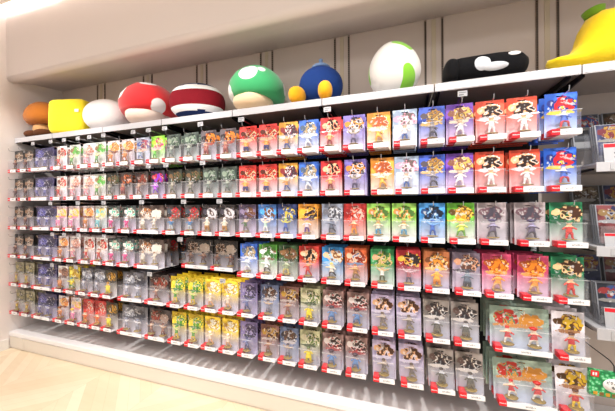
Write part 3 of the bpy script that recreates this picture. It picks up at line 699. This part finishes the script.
# navy ball with yellow pads
e = empty('cushion', (-.408, .13, SHZ), (0, 0, R(-5))); tag(e, 'navy ball plush cushion with two yellow pads in front, right of the green toadstool', 'cushion', 'cushions on the top shelf')
bm_ = ellipsoid('ball', [plush('plush_blue', '1b3a7c', .08)], .117, .11, .1, 2.15, .11, seed=9, amp=.003); link('body', bm_, e)
bm = bmesh.new(); add_lathe(bm, [(.05, 0), (.052, .008), (.04, .02), (.014, .028), (.009, .045), (.012, .052), (.004, .06)], 20, 0, (0, 0, .203)); link('top_cap', to_mesh(bm, 'topcap', [plush('plush_pale_blue', '7f9cc8')], True), e)
pyo = plush('plush_amber', 'f0ac1c', .04)
for sx, a in ((-.095, -25), (.06, 15)):
    q = link('pad', ellipsoid('pad', [pyo], .036, .05, .044, 2.2, .045, seed=12, amp=.002), e, (sx, -.10, 0)); q.rotation_euler = (0, 0, R(a))
on_shelf(e)
# white egg-shaped cushion with soft green blotches
def blotch():
    m, nt, bs, out = new_mat('plush_white_green'); N = nt.nodes.new; L = nt.links.new; bs.inputs['Roughness'].default_value = .85; bs.inputs['Sheen Weight'].default_value = .4
    tc = N('ShaderNodeTexCoord'); mp = N('ShaderNodeMapping'); mp.inputs['Location'].default_value = (.47, .3, 1.02); L(tc.outputs['Object'], mp.inputs[0])
    n = N('ShaderNodeTexNoise'); n.inputs['Scale'].default_value = 8.5; n.inputs['Detail'].default_value = 0; L(mp.outputs[0], n.inputs['Vector'])
    mr = N('ShaderNodeMapRange'); mr.inputs['From Min'].default_value = .575; mr.inputs['From Max'].default_value = .585; L(n.outputs[0], mr.inputs['Value'])
    mx = N('ShaderNodeMix'); mx.data_type = 'RGBA'; mx.inputs['A'].default_value = (*hx('ebe8e4'), 1); mx.inputs['B'].default_value = (*hx('84cc2c'), 1)
    L(mr.outputs[0], mx.inputs['Factor']); L(mx.outputs['Result'], bs.inputs['Base Color']); return m
bm = bmesh.new(); bmesh.ops.create_uvsphere(bm, u_segments=44, v_segments=30, radius=1.)
for v in bm.verts:
    c = v.co; t = (c.z+1)/2; k = 1-.22*t*t
    v.co = Vector((c.x*.13*k, c.y*.12*k, c.z*.135+.135))
cu = link('cushion', to_mesh(bm, 'egg', [blotch()], True), None, (-.018, .118, SHZ), None); cu.rotation_euler = (0, R(-6), 0)
tag(cu, 'white egg-shaped plush cushion with irregular green blotches', 'cushion', 'cushions on the top shelf'); on_shelf(cu)
# black bolster
pk_ = plush('plush_black', '0c0c10', .1)
e = empty('cushion', (.35, .07, SHZ), (0, 0, R(3))); tag(e, 'black bolster plush cushion with pale patches lying on the shelf', 'cushion', 'cushions on the top shelf')
bm = bmesh.new(); prof = [(-.118, .052), (-.10, .055), (-.04, .057), (.04, .0585), (.09, .056), (.125, .048), (.148, .03), (.157, .006)]
prof = [(-.122, .025)]+prof
rings = []
for (px_, r_) in prof: rings.append([bm.verts.new((px_, r_*1.15*math.cos(t), r_*math.sin(t)+.059)) for t in [2*math.pi*k/32 for k in range(32)]])
for a, b_ in zip(rings, rings[1:]):
    for k in range(32): bm.faces.new((a[k], a[(k+1) % 32], b_[(k+1) % 32], b_[k]))
bm.faces.new(rings[0][::-1]); bm.faces.new(rings[-1]); link('body', to_mesh(bm, 'body', [pk_], True), e)
link('end_roll', ellipsoid('roll', [pk_], .03, .066, .055, 2.6, .056, seed=2, amp=.002), e, (-.138, 0, 0))
def patch(name, mat, u0, z0, rx, rz, y=-.0):
    # a sewn patch hugging the bolster's round front
    bm = bmesh.new(); n = 20; ring = []; ctr = []
    def P_(x, z, off):
        zz = z-.059; r_ = .059*1.0
        yy = -1.15*math.sqrt(max(1e-6, r_*r_-zz*zz)); return (x, yy-off, z)
    rs = [0, .4, .75, 1.]; prev = None
    c = bm.verts.new(P_(u0, z0, .003))
    for q in rs[1:]:
        cur = [bm.verts.new(P_(u0+rx*q*math.cos(2*math.pi*k/n), z0+rz*q*math.sin(2*math.pi*k/n), .003 if q < .9 else -.001)) for k in range(n)]
        for k in range(n):
            if prev is None: bm.faces.new((c, cur[k], cur[(k+1) % n]))
            else: bm.faces.new((prev[k], cur[k], cur[(k+1) % n], prev[(k+1) % n]))
        prev = cur
    return to_mesh(bm, name, [mat], True)
pgrey = plush('plush_pale_grey', 'd0d4dc', .03)
link('patch', patch('patch', pgrey, -.03, .06, .03, .03), e); link('patch', patch('patch', pgrey, .015, .042, .05, .016), e)
link('patch', patch('patch', pwh, .088, .088, .022, .011), e)
on_shelf(e)
# big yellow cushion with a lobe reaching left and a green stub
pyy = plush('plush_lemon', 'f4d21c', .03)
def yellow():
    pts = [(-.158, .048), (-.152, .064), (-.11, .068), (-.082, .074), (-.066, .1), (-.048, .165), (-.028, .203), (.005, .224), (.05, .226), (.09, .208), (.118, .16), (.135, .11), (.16, .078), (.23, .06), (.235, .035), (.18, .008), (.1, .0), (0, .0), (-.07, .004), (-.12, .022)]
    me = bpy.data.meshes.new('y'); bm = bmesh.new()
    # fill outline, then inflate by distance to the rim
    n = 64; res = .0075
    def inside(x, z):
        c = False; j = len(pts)-1
        for i in range(len(pts)):
            xi, zi = pts[i]; xj, zj = pts[j]
            if (zi > z) != (zj > z) and x < (xj-xi)*(z-zi)/(zj-zi)+xi: c = not c
            j = i
        return c
    def dist(x, z):
        d = 9
        for i in range(len(pts)):
            a = Vector(pts[i]); b_ = Vector(pts[(i+1) % len(pts)]); p = Vector((x, z)); ab = b_-a
            t = max(0, min(1, (p-a).dot(ab)/ab.length_squared)); d = min(d, (p-a-ab*t).length)
        return d
    rim = []
    for i in range(len(pts)):
        a = Vector(pts[i]); b_ = Vector(pts[(i+1) % len(pts)]); m = max(1, int((b_-a).length/.012))
        for k in range(m): rim.append(a+(b_-a)*k/m)
    vr = [bm.verts.new((p.x, 0, p.y)) for p in rim]; grid = []
    from mathutils.geometry import delaunay_2d_cdt
    ins = []; x = -.155
    while x < .36:
        z = .004
        while z < .245:
            if inside(x, z) and dist(x, z) > .005: ins.append(Vector((x, z)))
            z += .0095
        x += .0095
    V, E_, F, *_ = delaunay_2d_cdt(rim+ins, [(i, (i+1) % len(rim)) for i in range(len(rim))], [], 1, 1e-5)
    bm.free(); bm = bmesh.new()
    def dep(p):
        d = dist(p[0], p[1]); return .0 if d < 1e-4 else .082*math.sqrt(max(0, 1-(1-min(1, d/.085))**2))
    for sgn in (-1, 1):
        vv = [bm.verts.new((p[0], sgn*dep(p), p[1])) for p in V]
        for f in F: bm.faces.new([vv[i] for i in (f if sgn < 0 else f[::-1])])
    bmesh.ops.remove_doubles(bm, verts=bm.verts, dist=1e-5)
    return to_mesh(bm, 'yellow', [pyy], True)
e = empty('cushion', (.73, .085, SHZ)); tag(e, 'large yellow plush cushion with a green stub and left lobe, right end', 'cushion', 'cushions on the top shelf')
link('body', yellow(), e)
bm = bmesh.new(); add_lathe(bm, [(.03, 0), (.032, .012), (.036, .028), (.03, .032), (.002, .033)], 20, 0, (0, 0, 0)); q = link('stub', to_mesh(bm, 'stub', [plush('plush_green', '6f9a24')], True), e, (.004, 0, .212)); q.rotation_euler = (0, R(-12), 0)
on_shelf(e)

# ------------------------------------------------------------ game shelves at the right
RX0 = .692; RX1 = 1.18
gz = [CAMZ+.152, CAMZ-.162, CAMZ-.468]; gl = [.034, .036, .042]
gdesc = ['upper', 'middle', 'lower']
brs = bracket(0, .016, .27)
for i, z in enumerate(gz):
    o = link('game_shelf', shelf_board(RX0, RX1, z, .0, YB-.002, gl[i], 'game_shelf')); tag(o, 'white metal game shelf at the right edge, %s of the three' % gdesc[i], 'shelf', 'game shelves')
    link('bracket', brs, o, (RX0+.012, -.02, z))
    bm = bmesh.new(); add_box(bm, .02, .2, -.0022, -.0004, -gl[i]+.006, -.006); link('price_rail', to_mesh(bm, 'pr', [M['paper']]), o, (RX0+.02, 0, z))
def bin_(x, y, z, w, d, h, label):
    bm = bmesh.new(); t = .0025
    add_box(bm, 0, w, 0, t, 0, h); add_box(bm, 0, w, d, d+t, 0, h*1.8); add_box(bm, 0, w, t, d, 0, t)
    for a in (0, w-t): add_box(bm, a, a+t, t, d, t, h)
    o = link('display_bin', to_mesh(bm, 'bin', [M['acryl']]), None, (x, y, z)); tag(o, label, 'bin', 'clear bins on the game shelves'); return o
def case_mesh(w, h, t):
    return boxmesh('case', [M['case']], (0, w, 0, t, 0, h), bev=.001)
M['case'] = flat('case_grey', '8c8e96', .35)
CM = case_mesh(.098, .155, .010)
cases = [('2c3460', ('a07830', '6a2430', '8c8884'), 'purple and gold'), ('6c2428', ('2c2c50', '8c7048', '98989c'), 'maroon'), ('303440', ('30487c', '8c3030', '8c8884'), 'blue-black'), ('40382c', ('7c6c58', '4c3424', '8c8884'), 'brown')]
def cover(code, base, arts):
    return print_mat('cover_'+code, .155, .098, base, base, arts, len(code)*3.3, .0)
def place_cases(z, xs, y0, layers, lab, ci, h=0):
    for j, x in enumerate(xs):
        for L_ in range(layers):
            base, arts, word = cases[(ci+j+L_) % 4]
            o = empty('game_case', (x, y0+.0135*L_, z+.003+h), (R(-10), 0, 0)); link('box', CM, o)
            # cover print sits on the box front
            c = link('cover', boxmesh('cov', [cvm[(ci+j+L_) % 4]], (.004, .094, -.0006, -.0001, -.152+.155, .0+.152)), o)
            c.data.transform(Matrix.Translation((-.049, 0, -.155))); c.location = (.049, 0, .155)
            tag(o, '%s case, %s, column %s, layer %s' % (word, lab, ['one', 'two', 'three'][j], ['one', 'two', 'three'][L_]), 'game case', 'game cases, '+lab)
cvm = [cover('c%d' % i+'x'*i, c[0], c[1]) for i, c in enumerate(cases)]
XS = (RX0+.034, RX0+.142, RX0+.25)
for i, z in enumerate(gz):
    for j, x in enumerate(XS):
        bin_(x-.006, .03, z+.0005, .106, .10, .075, 'clear acrylic bin on the %s game shelf, %s from its left end' % (gdesc[i], ORD[j]))
    place_cases(z+.0015, XS, .052, 3, 'front bin of the %s game shelf' % gdesc[i], i)
# back bins raised on risers
for i, z in enumerate(gz):
    for j, x in enumerate(XS):
        rz = bm = bmesh.new(); add_box(bm, 0, .1, .185, .188, .0, .085); add_box(bm, 0, .1, .188, .262, .082, .085)
        o = link('riser', to_mesh(bm, 'riser', [M['acryl']]), None, (x-.003, 0, z+.001)); tag(o, 'clear acrylic riser behind the bin, %s game shelf, %s from left' % (gdesc[i], ORD[j]), 'riser', 'risers on the game shelves')
    place_cases(z+.0865, XS, .215, 2, 'raised back line of the %s game shelf' % gdesc[i], i+2)
# white and red cards in front of the bins
for i, z in enumerate(gz):
    for j, x in enumerate(XS[:2]):
        o = empty('price_card', (x+.0, .018, z+.0005), (R(-8), 0, 0)); 
        hh = .075 if i != 1 else .05
        link('sheet', boxmesh('sheet', [M['paper'], M['red'], M['ink'], M['white']], (0, .09, 0, .001, 0, hh, 0), (.002, .088, -.0006, 0, hh*.78, hh*.96, 1), (.03, .07, -.0006, 0, hh*.45, hh*.52, 2), (.03, .055, -.0006, 0, hh*.25, hh*.31, 2)), o)
        tag(o, 'white price card with a red band on the %s game shelf, %s' % (gdesc[i], ['left one', 'right one'][j]), 'price card', 'price cards on the game shelves')
# green card packet hanging at the lower right
def green_print():
    m, nt, bs, out = new_mat('leaf_print'); N = nt.nodes.new; L = nt.links.new; bs.inputs['Roughness'].default_value = .35
    tc = N('ShaderNodeTexCoord'); vo = N('ShaderNodeTexVoronoi'); vo.inputs['Scale'].default_value = 90; L(tc.outputs['Object'], vo.inputs['Vector'])
    r = N('ShaderNodeValToRGB'); r.color_ramp.interpolation = 'CONSTANT'; e_ = r.color_ramp.elements; e_[0].color = (*hx('8ad8a8'), 1); e_[1].position = .35; e_[1].color = (*hx('2faa62'), 1)
    x = e_.new(.6); x.color = (*hx('1c7c48'), 1); L(vo.outputs['Distance'], r.inputs[0]); L(r.outputs[0], bs.inputs['Base Color']); return m
e = empty('card_packet', (.662, -.015, CAMZ-.618), (0, R(2), 0)); tag(e, 'green leaf-patterned packet with a white oval at the bottom right corner', 'packet')
link('box', boxmesh('pk', [green_print()], (0, .15, 0, .018, -.092, 0), bev=.001), e)
q = link('brand_tag', boxmesh('pt', [M['red'], M['white']], (.002, .026, -.0012, -.0002, -.022, .0), (.007, .012, -.0018, -.0012, -.017, -.006, 1), (.015, .020, -.0018, -.0012, -.017, -.006, 1)), e); q['label'] = 'red square emblem with two white bars'
bm = bmesh.new(); add_lathe(bm, [(.01, 0), (.032, 0), (.032, .0008), (.01, .0008)], 28, 0, (0, 0, 0), 1.15, .8)
me = to_mesh(bm, 'oval', [M['white']]); me.transform(Matrix.Rotation(R(90), 4, 'X')); q = link('oval_label', me, e, (.075, -.0003, -.045))
def jtext(s, size, x, z):
    tm = text_mesh(s, size, .0003, bold=True); tm.materials.clear(); tm.materials.append(M['ink2']); link('lettering', tm, q, (x, -.0014, z))
M['ink2'] = flat('dark_ink', '1c2420', .5)
jtext('どうぶつの', .0115, 0, .008); jtext('もり', .0125, 0, -.009)
bm = bmesh.new(); 
for k in range(7): add_box(bm, .012+k*.018, .024+k*.018, -.0012, -.0002, -.088, -.076, k % 2, .0003)
link('picture_strip', to_mesh(bm, 'ps', [flat('amber_print', 'c8902c'), flat('brown_print', '7a5a30')]), e)
bm = bmesh.new(); add_tube(bm, [(.075, .0095, -.002), (.075, .0095, .02), (.075, .03, .03), (.075, YB+.012, .03)], .002, 6); o = link('wire_hook', to_mesh(bm, 'wh', [M['brk']]), None, (.662, -.015, CAMZ-.618)); tag(o, 'black wire hook holding the green leaf-patterned packet', 'hook')

# ------------------------------------------------------------ lights
def area(name, loc, rot, sx, sy, e_, col=(1, 1, 1)):
    l = bpy.data.lights.new(name, 'AREA'); l.shape = 'RECTANGLE'; l.size = sx; l.size_y = sy; l.energy = e_; l.color = col
    o = bpy.data.objects.new(name, l); C.objects.link(o); o.location = loc; o.rotation_euler = rot; return o
def spot(loc, target, e_, size=R(90), rad=.03, col=(1, .97, .93)):
    l = bpy.data.lights.new('spot', 'SPOT'); l.energy = e_; l.spot_size = size; l.spot_blend = .5; l.shadow_soft_size = rad; l.color = col
    o = bpy.data.objects.new('track_spot_light', l); C.objects.link(o); o.location = loc
    o.rotation_euler = (Vector(target)-Vector(loc)).to_track_quat('-Z', 'Y').to_euler()
    return o
for k in range(5):
    x = -2.4+k*.86
    spot((x, -1.02, CEIL-.06), (x, 0, .72), 112, R(68), .014)
area('ceiling_panel_light', (-.6, -2.2, CEIL-.03), (0, 0, 0), 3.6, 1.2, 60, (1, .97, .94))
area('cove_strip_light', (-.3, BF-.13, CEIL+.2), (R(25), 0, 0), 4.8, .04, 90, (.97, .98, 1))
w = bpy.data.worlds.new('store'); SC.world = w; w.use_nodes = True
w.node_tree.nodes['Background'].inputs[0].default_value = (1, .98, .965, 1); w.node_tree.nodes['Background'].inputs[1].default_value = .72

# ------------------------------------------------------------ camera
cam = bpy.data.cameras.new('camera'); co = bpy.data.objects.new('camera', cam); C.objects.link(co)
cam.sensor_fit = 'HORIZONTAL'; cam.sensor_width = 36; cam.lens = 282.83/615*36; cam.clip_start = .02
yaw, pitch, roll = 0.3205880143, -0.000803799, -0.00659105916
fwd = Vector((-math.sin(yaw)*math.cos(pitch), math.cos(yaw)*math.cos(pitch), math.sin(pitch)))
right = Vector((math.cos(yaw), math.sin(yaw), 0)); up = right.cross(fwd)
r2 = right*math.cos(roll)+up*math.sin(roll); u2 = up*math.cos(roll)-right*math.sin(roll)
mt = Matrix((r2, u2, -fwd)).transposed().to_4x4(); mt.translation = Vector((0, -1.34247, CAMZ)); co.matrix_world = mt
SC.camera = co
SC.view_settings.view_transform = 'Standard'; SC.view_settings.look = 'None'; SC.view_settings.gamma = 1; SC.view_settings.use_curve_mapping = False
SC.view_settings.exposure = -.2
SC.cycles.transparent_max_bounces = 40; SC.cycles.max_bounces = 6
SC.cycles.use_denoising = True
